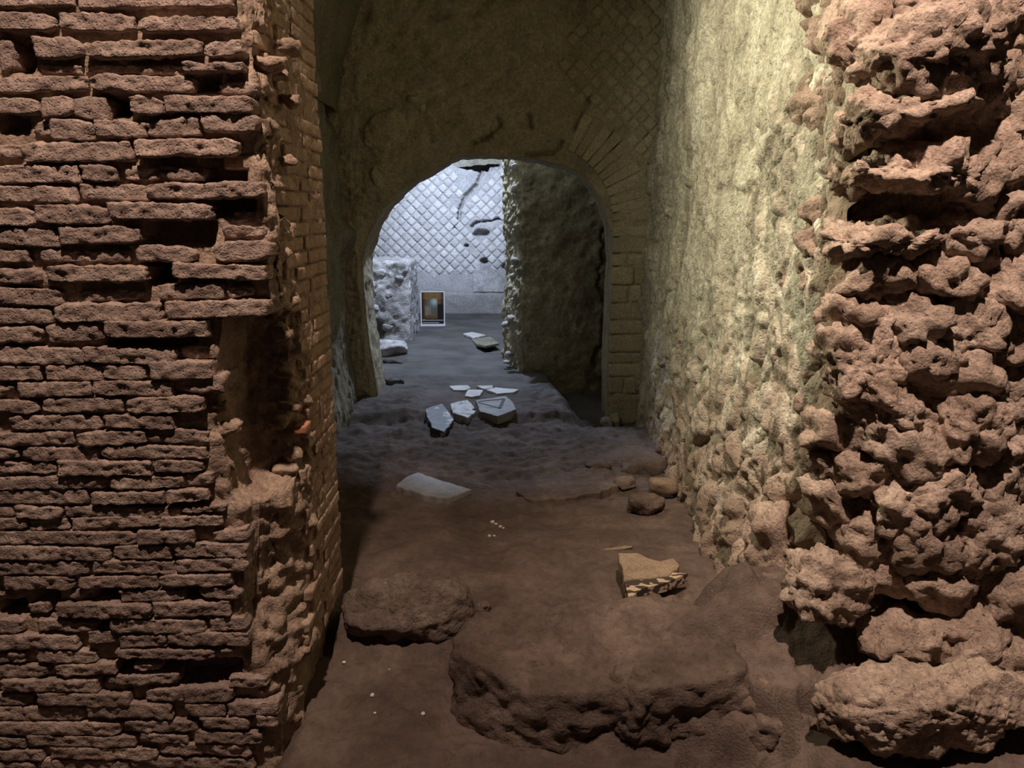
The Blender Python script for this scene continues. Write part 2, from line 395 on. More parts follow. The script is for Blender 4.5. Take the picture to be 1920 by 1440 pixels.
def pier_core():
    zs = np.arange(-0.30, 3.35, 0.0115); nz = len(zs)
    ypx = proj(np.stack([zs * 0, zs * 0 + FY, zs], -1))[1]
    k = [np.interp(ypx, _key[:, 0], _key[:, i]) for i in range(1, 5)]
    Xf = np.array([onY(a, b, FY)[0] for a, b in zip(k[0], ypx)])
    Xg = np.array([onY(a, b, FY + .12)[0] for a, b in zip(k[1], ypx)])
    g = k[2]; jb = k[3]; Y0 = FY + 0.027
    xj = np.where(zs < 0.10, -0.735, -0.697)
    o1 = np.ones(nz)
    pts = [(-2.5 * o1, Y0 * o1), (Xf - .01, Y0 * o1), (Xf + .012, Y0 + g * .85), (Xf * .45 + Xg * .55, Y0 + g), (Xg, Y0 + g * .9 + .03),
           (np.minimum(Xg + .03, xj), np.maximum(Y0 + g + .05, Y0 + .10)), (xj, jb), (xj, 2.885 * o1), (xj - .05, 2.93 * o1), (-1.45 * o1, 2.95 * o1)]
    cnt = [150, 12, 14, 12, 10, 16, 40, 6, 14]
    cols = []
    for (a, b, n) in zip(pts[:-1], pts[1:], cnt):
        for t in np.linspace(0, 1, n, endpoint=False):
            cols.append(np.stack([a[0] * (1 - t) + b[0] * t, a[1] * (1 - t) + b[1] * t, zs], -1))
    cols.append(np.stack([pts[-1][0], pts[-1][1], zs], -1))
    P = np.array(cols)
    nf = cnt[0]
    N = grid_normals(P)
    idx = np.arange(len(P))
    groove = ((idx >= nf - 3) & (idx < nf + 66))[:, None] * 1.0
    d = 0.014 * fbm(P * 18, 4, 0.62) * 1.7 + 0.018 * fbm(P * 5, 2)
    F1, F2, r = worley(P * [14, 14, 22])
    corner = ((idx >= nf + 26) & (idx < nf + 66))[:, None] * 1.0
    d = d + (.35 * groove + .65 * corner) * (0.028 * (0.55 - F1) + 0.03 * fbm(P * [9, 9, 20], 3, .6) * 1.4)
    d = d * np.where(zs < 0.10, 0.7, 1.0)[None, :]
    P = P + N * d[..., None]
    px, py = proj(P)
    push = np.zeros(P.shape[:2])
    for (a, b, c, e, dep) in HOLES:
        w = sstep(a - 5, a + 4, px) * sstep(c + 5, c - 4, px) * sstep(b - 4, b + 3, py) * sstep(e + 4, e - 3, py)
        push = np.maximum(push, w * dep)
    push[nf + 6:] = 0
    P[..., 1] += push
    return P
P = pier_core()
N_ = grid_normals(P)
pier = sheet('wall_front_left', P, M['mortar'], flip=False)
struct(pier, 'ruined red brick pier with worn courses on the left of the opening', 'wall')

S = 660 / 1920.0
A_ = [ # crop 0: bricks (x0, x1, y0, y1[, proud])
 (-60,400,-70,38),(410,1275,-70,42),(-40,300,62,165),(310,730,64,168),(745,1300,88,176,.012),
 (-40,60,190,390,-.01),(170,440,200,318),(460,1105,222,314,.012),(1115,1330,222,312,.01),
 (200,430,345,396,-.012),(440,1000,345,400,-.012),(1010,1335,345,392,.012),
 (-60,465,415,505),(475,1050,408,502,.005),(1170,1390,440,512,-.008),
 (-60,205,530,622),(212,400,520,640),(395,585,525,655,-.004),(705,905,525,632,.012),(900,1390,525,622,.018),
 (160,262,660,745,-.012),(268,510,650,768),(515,800,655,752),(795,1090,645,748),(1100,1408,622,722,.014),
 (-60,95,785,862,-.01),(115,715,775,886,.01),(740,1310,757,856,.014),
 (-60,430,900,1000),(440,640,898,992),(660,860,900,985,-.008),(865,1110,905,982,-.004),
 (-60,425,1012,1105),(430,815,1006,1094),(800,1120,1000,1088,.008),(1120,1440,992,1080,.014),
 (-60,180,1132,1232),(186,590,1120,1225,.006),(600,1165,1105,1200,.016),(1250,1400,1150,1210,-.02),
 (-60,320,1245,1345),(326,770,1236,1332,.008),(1210,1450,1232,1296,-.012),
 (-60,150,1360,1432),(205,700,1362,1432,-.006),(735,1070,1342,1432,-.004),(1165,1480,1312,1425,.01)]
B_ = [ # offset 480
 (-60,220,70,152),(240,810,50,142,.014),(955,1460,42,128,.014),
 (-60,340,175,272),(410,770,186,248,-.012),(860,1220,150,238,.004),(1240,1372,162,226,-.006),
 (-60,280,285,372),(290,880,256,360,.006),(910,1470,240,336,.012),
 (-60,240,385,480),(250,572,370,472),(580,1140,350,444,.018),
 (-60,450,494,592),(452,960,500,592,.002),(975,1160,490,566,-.006),
 (-60,230,600,682),(236,556,596,682),(548,800,592,676),(820,1165,568,672,.01),
 (-60,75,704,762,-.006),(95,500,686,772),(505,940,680,764,.004),(995,1220,652,746),
 (-60,210,786,862),(220,670,775,858,.004),(690,1120,765,858,.008),
 (40,560,870,952),(566,955,865,942,.004),(960,1085,852,922,-.01),
 (-60,402,964,1038),(420,800,955,1032,.004),(806,1130,945,1026),
 (-60,92,1050,1106),(108,530,1045,1126),(540,1125,1035,1106,.004),
 (-60,300,1128,1192,-.008),(314,830,1114,1198,.008),(834,1105,1110,1184,.002),
 (-60,580,1205,1278),(590,1005,1204,1272,.004),(1010,1160,1190,1252),
 (-60,476,1280,1358),(500,900,1285,1354,.004),(905,1145,1268,1340,.012),
 (-60,72,1375,1432,-.008),(85,340,1365,1432,.008),(345,980,1372,1432,-.006),(985,1235,1362,1402)]
C_ = [ # offset 945
 (-60,145,80,146),(158,375,84,146),(380,870,70,134),(872,1222,64,122,.006),
 (-60,745,150,222,.004),(750,1070,140,212,.008),(1160,1350,140,206,.004),
 (-60,604,230,306,.004),(614,940,226,300),(945,1352,212,292,.006),
 (-60,490,315,390),(496,955,306,382,.006),(960,1350,296,368,.004),
 (15,410,394,472,.006),(425,860,390,458,.008),(870,1265,380,446,.012),
 (-60,30,480,520,-.012),(370,500,472,522,-.01),(650,1000,472,532),(1090,1320,455,516),
 (140,258,552,612,-.008),(300,830,540,618,.014),(835,1260,530,612,.004),
 (-60,130,630,708,.004),(200,520,640,702,-.004),(600,1120,626,702,.008),(1140,1340,620,692),
 (-60,425,714,792,.004),(475,640,692,762),(642,910,714,782),(912,1360,696,772,.01),
 (-60,140,815,868),(200,525,800,868),(630,1175,788,842,.012),(1200,1290,780,822),
 (-60,260,880,948),(300,635,870,934,.006),(720,875,876,916),
 (5,540,955,1022,.006),(580,970,936,988),
 (-60,180,1040,1106),(204,715,1026,1098,.006),(785,1000,1010,1080),(1000,1275,1000,1082,.006),(1240,1450,952,1012),
 (-60,460,1110,1188),(470,940,1085,1168,.008),(1020,1232,1090,1152),(1240,1520,1082,1152,.006),
 (-60,660,1190,1262),(670,1080,1182,1244),(1100,1360,1160,1224,.006),(1400,1522,1152,1212),
 (-60,140,1275,1332),(155,740,1265,1324),(770,1030,1255,1304),(1060,1430,1240,1304,.004),
 (-60,240,1345,1402),(270,860,1330,1394),(865,1370,1312,1376),(-60,200,1414,1470),(210,700,1404,1470),(705,1380,1390,1450)]
rnd = random.Random(3)
def front_brick(x0, x1, y0, y1, pr):
    a = onY(x0, y0, FY); b = onY(x1, y1, FY)
    hx = (b[0] - a[0]) / 2; hz = (a[2] - b[2]) / 2
    dep = 0.075
    c = np.array([(a[0] + b[0]) / 2, FY + dep - pr + rnd.uniform(-.006, .004), (a[2] + b[2]) / 2])
    n = int(max(6, min(44, hx * 2 / 0.008)))
    Pb, Fq = rbox((hx + .001, dep, hz * 1.02), (n, 6, 8), 0.0050, 0.0060, 48, c, 0.005, .0085)
    # chipped ends: taper height toward the ends at random
    t = Pb[:, 0] / hx
    e0, e1 = max(0, rnd.uniform(-.3, .45)), max(0, rnd.uniform(-.3, .45))
    w = np.maximum(sstep(1 - .03 / hx, 1, t) * e1, sstep(1 - .03 / hx, 1, -t) * e0)
    Pb[:, 2] *= 1 - w; Pb[:, 1] += w * .012
    Pb[:, 2] += rnd.uniform(-.012, .012) * t * .4
    me = new_mesh('brick', Pb, Fq)
    return link('brick', me, M['brick'], pier, c)
nb = 0
for lst, oy in ((A_, 0), (B_, 480), (C_, 945)):
    for q in lst:
        x0, x1, y0, y1 = q[:4]; pr = q[4] if len(q) > 4 else 0.0
        front_brick(x0 * S, x1 * S, y0 * S + oy, y1 * S + oy, pr); nb += 1
# the courses run on to the left and above the part seen in the photograph
ev, ef, ec = [], [], 0
z = -0.22; wr_ = random.Random(17)
while z < 3.3:
    py = proj(np.array([0, FY, z]))[1]
    xe = onY(-62 * S, py, FY)[0] if py > -15 else onY(440, py, FY)[0]
    x = xe - .004
    while x > -2.45:
        ln = wr_.uniform(.10, .27); hx = ln / 2
        c = np.array([x - hx, FY + .075 + wr_.uniform(-.006, .006), z])
        Pb, Fq = rbox((hx - .004, .075, .0185), (12, 3, 5), .005, .006, 48, c, .006)
        ev.append(Pb + c); ef.append(Fq + ec); ec += len(Pb); x -= ln
    z += .0455
ob = link('bricks', new_mesh('bricks', np.concatenate(ev), np.concatenate(ef)), M['brick'], pier); ob['kind'] = 'stuff'
# jamb courses, the side of the pier that faces the passage
XJ = -0.690
z = 0.125; nj = 0
jrs = random.Random(11)
while z < 3.05:
    py = proj(np.array([0, FY, z]))[1]
    y0 = float(np.interp(py, _key[:, 0], _key[:, 4])) + jrs.uniform(-.07, .05)
    if py < 560 and not (430 < py < 500): y0 -= 0.08
    y = 2.905 + jrs.uniform(-.012, .006)
    while y > y0 + .03:
        ln = jrs.uniform(.20, .34); ya = max(y - ln, y0)
        if ya - y0 < .08: ya = y0
        hl = (y - ya) / 2 - .003
        worn = max(0.0, (2.55 - (y + ya) / 2)) * .06
        c = np.array([XJ - .05 - worn + jrs.uniform(-.004, .004), (y + ya) / 2, z])
        n = int(max(4, hl * 2 / .016))
        Pb, Fq = rbox((.05, hl, .0212), (4, n, 5), .005, .004, 45, c, .004)
        me = new_mesh('brick', Pb, Fq); ob = link('brick', me, M['jamb'], pier, c); nj += 1
        y = ya - .002
    z += 0.0475
# broken orange brick stuck in the rubble of the corner
c = onY(567, 802, 2.48)
Pb, Fq = rbox((.024, .03, .017), (6, 5, 5), .008, .006, 30, c, .008)
ob = link('brick', new_mesh('brick', Pb, Fq), M['orange'], pier, c); ob['label'] = 'bright orange broken brick end'
assert nb + nj <= 300, (nb, nj)
# loose rubble in the broken corner
cr = np.random.RandomState(5)
for (px, py, Y, w) in [(530, 622, 2.36, .035), (545, 560, 2.42, .03), (520, 790, 2.40, .03), (545, 760, 2.45, .032), (535, 700, 2.42, .03), (550, 850, 2.46, .03), (535, 880, 2.42, .034), (550, 915, 2.46, .03),
                       (525, 940, 2.40, .03), (540, 990, 2.44, .035), (486, 275, 2.27, .022), (540, 300, 2.42, .03), (520, 140, 2.40, .035), (545, 190, 2.44, .03), (505, 120, 2.32, .04), (540, 90, 2.42, .04),
                       (430, 800, 2.26, .03), (425, 870, 2.27, .03), (415, 760, 2.25, .028), (500, 1240, 2.28, .035), (530, 1225, 2.34, .03), (500, 1290, 2.25, .03)]:
    c = onY(px, py, Y)
    rock('rubble_stone', c, (w * cr.uniform(.9, 1.5), w * 1.1, w * cr.uniform(.5, .8)), M['mortar'], pier, sub=3, rough=.2, fine=.012)

# ------------------------------------------------------------------ right wall of the passage
def right_wall():
    ys = 6.45 - (6.45 - 2.52) * np.linspace(0, 1, 430) ** 0.72
    zs = np.arange(-0.25, 3.35, 0.0095)
    YY, ZZ = np.meshgrid(ys, zs, indexing='ij')
    base = 1.03 + 0.035 * ZZ - 0.10 * sstep(1.2, 0.0, ZZ) * sstep(6.0, 3.0, YY)
    # the corner toward the foreground is broken back
    edge = 2.66 + 0.14 * sstep(1.6, 0.5, ZZ)
    base = base + 0.35 * np.clip(edge - YY, 0, 1) ** 1.0
    P = np.stack([base, YY, ZZ], -1)
    nearlow = sstep(4.6, 2.9, YY) * sstep(1.5, 0.3, ZZ)
    d = 0.045 * fbm(P * [1, 1.5, 1.0], 3) * 1.6
    d += (0.018 + 0.020 * nearlow) * fbm(P * [5, 6, 3.2], 4, 0.58) * 1.7
    d += (0.010 + .014 * nearlow) * fbm(P * [9, 9, 5], 3, 0.6, True)
    F1, F2, r = worley(P * [6, 6, 4.2] + .35 * np.stack([perlin(P * 6), perlin(P * 6 + 9), perlin(P * 6 + 4)], -1))
    d += (0.010 + 0.030 * nearlow) * (sstep(0, .35, F2 - F1) - .5)
    d += 0.022 * (r > .72) * sstep(.0, .22, F2 - F1)
    d -= 0.014 * pits(P, 17, .36) + 0.008 * pits(P + 3, 34, .42) + .030 * pits(P * [1, 1, .6] + 7, 8, .20)
    F1, F2, r = worley(P * [3, 3.2, 1.5] + .5 * np.stack([perlin(P * 4), perlin(P * 4 + 9), perlin(P * 4 + 4)], -1))
    d += .022 * (r > .5) * sstep(0, .10, F2 - F1)
    # deep hollows seen in the photograph
    for (px, py, rx, ry, dp) in [(1372, 548, .06, .10, .10), (1595, 560, .05, .05, .06), (1500, 125, .02, .03, .05), (1535, 395, .05, .05, .06), (1400, 625, .025, .06, .05)]:
        r0 = ray(px, py); t = 1.06 / r0[0]; h = np.array([1.06, r0[1] * t, CAM_H + r0[2] * t])
        d -= dp * np.exp(-((YY - h[1]) / rx) ** 2 - ((ZZ - h[2]) / ry) ** 2)
    P[..., 0] -= d
    P[..., 1] += 0.02 * fbm(P * 7 + 31, 3) ; P[..., 2] += 0.015 * fbm(P * 7 + 57, 3)
    return P
wr = sheet('wall_right', right_wall(), M['plaster'], flip=True)
struct(wr, 'pale pitted plaster wall on the right side of the passage', 'wall')

# ------------------------------------------------------------------ broken rubble end of the right wall
def rubble_back():
    pl = np.array([(1.10, 3.05), (1.10, 2.80), (1.14, 2.62), (1.28, 2.48), (1.6, 2.42), (2.0, 2.44), (2.7, 2.42)])
    s = np.r_[0, np.cumsum(np.hypot(*np.diff(pl, axis=0).T))]
    u = np.linspace(0, s[-1], 230)
    X = np.interp(u, s, pl[:, 0]); Y = np.interp(u, s, pl[:, 1])
    zs = np.arange(-0.25, 3.35, 0.0115)
    P = np.stack([np.repeat(X[:, None], len(zs), 1), np.repeat(Y[:, None], len(zs), 1), np.repeat(zs[None], len(X), 0)], -1)
    P[..., 1] -= 0.035 * sstep(1.5, 1.2, P[..., 2]) * sstep(1.15, 1.35, P[..., 0])
    P[..., 1] -= 0.06 * sstep(.75, 0.0, P[..., 2]) * sstep(1.2, 1.5, P[..., 0])
    N = grid_normals(P)
    if N[..., 1].mean() > 0: N = -N
    W = P + .05 * np.stack([perlin(P * 5), perlin(P * 5 + 9), perlin(P * 5 + 4)], -1)
    F1, F2, r = worley(W * [6, 6, 7.5])
    d = 0.10 * (r - .4) * sstep(0, .35, F2 - F1) + .05 * (.5 - F1)
    F1, F2, r = worley(W * 15 + 3)
    d += .035 * (.55 - F1) + .02 * (r - .5) * sstep(0, .3, F2 - F1)
    d += .07 * fbm(P * 3, 3) + .028 * fbm(P * 14, 4, .62) * 1.4 - .02 * pits(P, 22, .5)
    P = P + N * d[..., None]
    F1, F2, r = worley(P * 40); d2 = .012 * (.5 - F1); P = P + N * d2[..., None]
    P = P + .012 * np.stack([perlin(P * 18), perlin(P * 18 + 9), perlin(P * 18 + 4)], -1)
    return P
wf = sheet('wall_front_right', rubble_back(), M['tuff'])
struct(wf, 'broken rubble core of the wall on the right foreground', 'wall')
RK = [ # px, py, width, height, depth Y, thickness, sub
 (1735, 100, 235, 150, 2.40, .16, 5), (1850, 30, 170, 100, 2.50, .14, 4), (1600, 60, 110, 150, 2.55, .10, 4), (1690, 215, 230, 85, 2.44, .14, 5), (1850, 170, 130, 130, 2.50, .12, 4),
 (1715, 320, 210, 85, 2.43, .15, 5), (1600, 335, 90, 60, 2.55, .10, 4), (1820, 350, 130, 110, 2.47, .12, 4), (1890, 300, 90, 130, 2.5, .12, 4), (1590, 250, 60, 90, 2.56, .08, 3),
 (1650, 445, 190, 70, 2.46, .14, 5), (1790, 440, 130, 80, 2.46, .12, 4), (1880, 430, 110, 110, 2.48, .12, 4), (1625, 520, 130, 90, 2.47, .12, 4), (1760, 520, 130, 80, 2.45, .12, 4), (1870, 540, 110, 100, 2.47, .12, 4),
 (1600, 600, 120, 80, 2.47, .12, 4), (1700, 595, 120, 80, 2.44, .12, 4), (1800, 610, 110, 90, 2.44, .12, 4), (1895, 630, 90, 110, 2.5, .12, 4),
 (1600, 680, 150, 110, 2.45, .13, 5), (1720, 670, 110, 90, 2.43, .12, 4), (1805, 700, 130, 110, 2.42, .13, 4), (1885, 730, 80, 110, 2.48, .12, 4),
 (1660, 765, 190, 100, 2.41, .14, 5), (1800, 790, 120, 120, 2.40, .14, 5), (1890, 830, 90, 90, 2.46, .12, 4),
 (1565, 800, 120, 80, 2.50, .12, 4), (1690, 840, 140, 90, 2.40, .13, 4), (1545, 870, 100, 80, 2.52, .10, 4), (1625, 880, 110, 80, 2.43, .12, 4), (1715, 920, 180, 100, 2.38, .14, 5), (1850, 910, 130, 90, 2.42, .13, 4),
 (1560, 940, 90, 110, 2.50, .11, 4), (1630, 985, 120, 90, 2.42, .12, 4), (1720, 1010, 130, 90, 2.37, .13, 4), (1825, 1000, 130, 150, 2.40, .14, 5), (1905, 1010, 80, 140, 2.44, .12, 4),
 (1545, 1100, 125, 105, 2.36, .12, 5), (1450, 1010, 90, 130, 2.72, .10, 4), (1640, 1060, 110, 70, 2.40, .12, 4), (1740, 1085, 130, 80, 2.36, .13, 4), (1880, 1110, 110, 130, 2.36, .13, 4),
 (1690, 1190, 140, 65, 2.30, .12, 4), (1800, 1170, 120, 60, 2.32, .11, 4), (1815, 1215, 140, 60, 2.26, .12, 4), (1875, 1240, 100, 60, 2.22, .11, 4)]
for (px, py, w, h, Y, th, sb) in RK:
    c = onY(px, py, Y); k = (Y * CP + (CAM_H - c[2]) * SP) / F_
    rock('stone', c, (w * k * .57, th, h * k * (.58 if py < 470 else .66)), M['tuff'], wf, sub=sb, box=3.0, facets=11, rough=.17, fine=.034, pit=.012, crumb=.024 if py < 470 else .020, rot=(cr.uniform(-.2, .2), cr.uniform(-.15, .15) if py < 470 else cr.uniform(-.7, .7), cr.uniform(-.2, .2)))

# ------------------------------------------------------------------ big stones of the threshold
def boulder(name, px, py, Y, half, label, cat='rock', material='threshold', **k):
    c = onY(px, py, Y)
    o = rock(name, c, half, M[material], None, **k)
    return tag(o, label, cat)
PART = {}
boulder('threshold_block', 1118, 1290, 2.43, (.515, .26, .25), 'large broken stone block lying across the middle of the threshold', 'stone block', sub=6, box=4.2, facets=2, rough=.07, fine=.022, crumb=.014, seed=21, rot=(.05, 0, .03))
boulder('threshold_stone', 765, 1140, 2.80, (.255, .14, .125), 'rounded stone beside the brick pier, left of the large block', 'stone', 'palestone', sub=5, box=2.8, facets=5, rough=.10, fine=.02, crumb=.012, seed=22)
boulder('boulder', 1745, 1325, 2.05, (.335, .12, .118), 'big pale boulder in the bottom right corner', 'boulder', 'tuff', sub=6, box=2.8, facets=9, rough=.12, fine=.022, crumb=.018, seed=23)
def ledge(px, py, Y, half, parent, material='threshold', **k):
    return rock('rock', onY(px, py, Y), half, M[material], parent, **k)
FLOOR = bpy.data.objects['floor']
ledge(1330, 1250, 2.50, (.36, .26, .16), FLOOR, sub=6, box=3.2, facets=7, rough=.10, fine=.022, crumb=.016, seed=24, rot=(.12, .12, 0))
ledge(1470, 1345, 2.26, (.25, .12, .11), FLOOR, sub=5, box=3, facets=8, rough=.14, fine=.02, crumb=.02, seed=26, rot=(0, .2, 0))
ledge(1195, 1320, 2.24, (.13, .09, .12), FLOOR, sub=5, box=3, facets=6, rough=.12, fine=.02, crumb=.016, seed=28)
ledge(1440, 1140, 2.58, (.13, .13, .13), wr, 'threshold', sub=5, box=2.6, facets=7, rough=.16, fine=.02, crumb=.02, seed=27)

# ------------------------------------------------------------------ left wall and vault of the passage
def left_wall():
    ys = np.linspace(2.85, 6.5, 230); zs = np.arange(-0.2, 2.75, 0.0145)
    YY, ZZ = np.meshgrid(ys, zs, indexing='ij')
    P = np.stack([np.full_like(YY, -1.33), YY, ZZ], -1)
    d = .05 * fbm(P * 1.6, 3) + .03 * fbm(P * [6, 5, 2.6], 4, .6) + .018 * fbm(P * [10, 10, 3], 3, .6, True) - .015 * pits(P, 12, .45)
    d += .10 * np.exp(-((YY - 6.05) / .35) ** 2 - ((ZZ - 1.45) / .10) ** 2)
    d -= .22 * np.exp(-((YY - 6.1) / .18) ** 2 - ((ZZ - 2.45) / .16) ** 2)
    d += .07 * sstep(.5, .1, ZZ)
    P[..., 0] += d
    return P
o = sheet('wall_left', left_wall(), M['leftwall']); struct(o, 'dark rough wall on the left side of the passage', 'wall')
def vault():
    th = np.linspace(0, math.pi, 170); ys = np.linspace(2.6, 6.5, 190)
    T, YY = np.meshgrid(th, ys, indexing='ij')
    c = np.cos(T); s = np.sin(T)
    X = -0.08 - 1.24 * c + np.where(c < 0, .02, 0)
    spring = np.where(c > 0, 2.35 + .55 * (1 - np.abs(c)) * 0, 2.95)
    Z = np.where(c > 0, 2.35 + 1.40 * s, 2.95 + .80 * s)
    P = np.stack([X, YY, Z], -1); N = grid_normals(P)
    d = .05 * fbm(P * 2, 3) + .02 * fbm(P * 8, 4, .6)
    return P + N * d[..., None]
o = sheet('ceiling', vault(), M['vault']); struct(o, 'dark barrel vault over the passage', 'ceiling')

# ------------------------------------------------------------------ wall with the arched opening
AY = 6.20
OPEN = [(712, 830), (706, 740), (700, 700), (690, 640), (682, 560), (678, 490), (690, 440), (718, 392), (760, 350), (800, 325), (838, 302), (862, 291), (900, 289), (940, 292), (975, 295), (1012, 299),
        (1060, 310), (1098, 330), (1128, 372), (1145, 425), (1150, 490), (1143, 600), (1140, 700), (1140, 760), (1140, 830)]
def resample(P, n):
    P = np.array(P, float); s = np.r_[0, np.cumsum(np.linalg.norm(np.diff(P, axis=0), axis=1))]
    u = np.linspace(0, s[-1], n); return np.stack([np.interp(u, s, P[:, i]) for i in range(P.shape[1])], 1)
IN = resample([onY(a, b, AY) for a, b in OPEN], 360)
AC = onY(1003, 420, AY); AR = 0.605
def arch_d(P):
    d = .045 * fbm(P * 1.8, 3) + .020 * fbm(P * 7, 4, .6) * 1.5 - .012 * pits(P, 11, .4)
    # eroded, lumpy plaster on the left half, flatter masonry on the right
    f = sstep(.55, .0, P[..., 0])
    d = d * (.30 + .70 * f)
    d = d + f * .02 * fbm(P * [5, 5, 8], 3, .6, True)
    return d
def arch_wall():
    n = len(IN); O = np.zeros_like(IN)
    cx, cz = -.15, 1.1
    for i, p in enumerate(IN):
        # outer boundary: left edge, top edge, right edge
        t = i / (n - 1)
        s = np.array([(-1.55, -.3), (-1.55, 3.95), (1.45, 3.95), (1.45, -.3)])
        L = np.r_[0, np.cumsum(np.linalg.norm(np.diff(s, axis=0), axis=1))]
        u = t * L[-1]
        O[i] = (np.interp(u, L, s[:, 0]), AY, np.interp(u, L, s[:, 1]))
    K = 130
    w = np.linspace(0, 1, K) ** 1.15
    P = IN[:, None] * (1 - w)[None, :, None] + O[:, None] * w[None, :, None]
    d = arch_d(P)
    edge = sstep(.12, 0, w)[None, :]
    P[..., 1] -= d * (1 - .3 * edge) - .04 * edge
    crack_pts = [[(930, 215), (938, 235), (905, 262), (880, 268)], [(1105, 180), (1090, 215), (1075, 243)], [(990, 215), (994, 240)], [(1052, 262), (1040, 285), (985, 292)]]
    px, py = proj(P)
    for c in crack_pts:
        q = resample([(a, b) for a, b in c], 40); q = q + np.stack([2 * np.sin(np.arange(40) * 1.3), 2 * np.cos(np.arange(40) * .9)], 1)
        dd = np.min(np.hypot(px[..., None] - q[:, 0], py[..., None] - q[:, 1]), -1)
        P[..., 1] += .05 * sstep(5, 1, dd)
    for (a, b, rx, ry) in [(1150, 265, 6, 15)]:
        P[..., 1] += .09 * np.exp(-((px - a) / rx) ** 2 - ((py - b) / ry) ** 2)
    # soffit: carry the inner edge back through the thickness of the wall
    back = []
    first = P[:, 0]
    cen = np.array([first[:, 0].mean(), 0, 1.1])
    for k in range(22, 0, -1):
        y = AY + .05 + .42 * k / 22
        q = first.copy(); q[:, 1] = y
        v = q - cen; v[:, 1] = 0; v /= np.linalg.norm(v, axis=1)[:, None]
        amp = .03 * fbm(q * [4, 4, 6], 3, .6) + .012 * fbm(q * 14, 3, .6)
        right = sstep(.2, .7, q[:, 0])
        q = q + v * (amp * (1 - .7 * right) * min(1, k / 4))[:, None]
        back.append(q)
    P = np.concatenate([np.array(back).transpose(1, 0, 2), P], 1)
    return P
wa = sheet('wall_arch', arch_wall(), M['archwall'], flip=True); struct(wa, 'plastered wall with the low arched opening at the end of the passage', 'wall')
# front skin depth at a place of the arch wall
def afront(x, z):
    p = np.array([[x, AY, z]]); return AY - float(arch_d(p)[0])
# voussoirs
vr = random.Random(4)
ang = 2.0
while ang < 78:
    da = vr.uniform(5.4, 6.6)
    r0, r1 = AR + .012, AR + .31 + vr.uniform(-.03, .02)
    a0, a1 = math.radians(ang + .3 + vr.uniform(-.2, .3)), math.radians(ang + da - .3 + vr.uniform(-.3, .2))
    ym = afront(AC[0] + .75 * math.cos(a0), AC[2] + .75 * math.sin(a0))
    V = []
    if ang > 60 and vr.random() < .45:
        ang += da; continue
    for y in (ym - .002 - vr.uniform(0, .009), ym + .06):
        for (r, a) in ((r0, a0), (r1, a0), (r1, a1), (r0, a1)):
            V.append((AC[0] + r * math.cos(a), y, AC[2] + r * math.sin(a)))
    V = np.array(V); c = V.mean(0)
    Fa = [[0, 1, 2, 3], [7, 6, 5, 4], [0, 4, 5, 1], [1, 5, 6, 2], [2, 6, 7, 3], [3, 7, 4, 0]]
    me = new_mesh('voussoir', V - c, Fa, False)
    ob = link('voussoir', me, M['archstone'], wa, c)
    bv = ob.modifiers.new('bevel', 'BEVEL'); bv.width = .006; bv.segments = 2
    ang += da
# squared blocks of the right jamb below the springing
zz = AC[2] - .01
while zz > .15:
    hh = vr.uniform(.09, .15); xl = AC[0] + AR + .012; xr = 1.085
    if vr.random() < .35:
        segs = [(xl, xr)]
    else:
        m_ = xl + (xr - xl) * vr.uniform(.4, .65); segs = [(xl, m_ - .006), (m_ + .006, xr)]
    for (a, b) in segs:
        c = np.array([(a + b) / 2, afront((a + b) / 2, zz) + .038 + vr.uniform(-.003, .004), zz - hh / 2])
        Pb, Fq = rbox(((b - a) / 2, .045, hh / 2 - .006), (8, 4, 6), .012, .006, 18, c, .008)
        link('block', new_mesh('block', Pb, Fq), M['archstone'], wa, c)
    zz -= hh
# net of square stones set on edge in the upper right of the arch wall
def diamond(name, c, hd, th, material, parent, rs, nrm=-1):
    Pb, Fq = rbox((hd / math.sqrt(2), th, hd / math.sqrt(2)), (4, 2, 4), .010, .004, 20, c, .005)
    a = math.pi / 4 + rs.uniform(-.06, .06); R = np.array([[math.cos(a), 0, math.sin(a)], [0, 1, 0], [-math.sin(a), 0, math.cos(a)]])
    return link(name, new_mesh(name, Pb @ R.T, Fq), material, parent, c)
pitch = .122; k = 0
from math import hypot
for r in range(60):
    for q in range(40):
        x = .15 + q * pitch + (pitch / 2 if r % 2 else 0); zc = 1.6 + r * pitch / 2
        px, py = proj(np.array([x, AY, zc]))
        if not (880 < px < 1262 and -30 < py < 300): continue
        if hypot(x - AC[0], zc - AC[2]) < AR + .38: continue
        lim = 1090 - .25 * (py - 60) if py < 260 else 1150
        lim += 40 * math.sin(r * 1.7)
        shy = px < lim
        if shy and vr.random() < (.55 if px > 980 else .85): continue
        c = np.array([x, afront(x, zc) + .035 + (.010 if shy else -.004) + vr.uniform(-.004, .004), zc])
        diamond('square_stone', c, pitch * .455 * (.9 if shy else 1), .04, M['archstone'], wa, vr); k += 1
print('arch stones', k)
c = onY(730, 245, AY); c[1] = afront(c[0], c[2]) + .02
ob = rock('patch_stone', c, (.20, .06, .15), M['archstone'], wa, sub=4, box=2.3, facets=5, rough=.12, fine=.02, rot=(0, -.5, 0)); ob['label'] = 'large pale rounded patch of masonry'
for (a, b, w, h) in [(690, 262, .05, .06), (1205, 35, .10, .07), (705, 330, .06, .08), (775, 185, .05, .04), (790, 200, .04, .04), (650, 425, .05, .05)]:
    c = onY(a, b, AY); c[1] = afront(c[0], c[2]) + .02
    rock('patch_stone', c, (w, .045, h), M['archstone'], wa, sub=3, rough=.16, fine=.02)

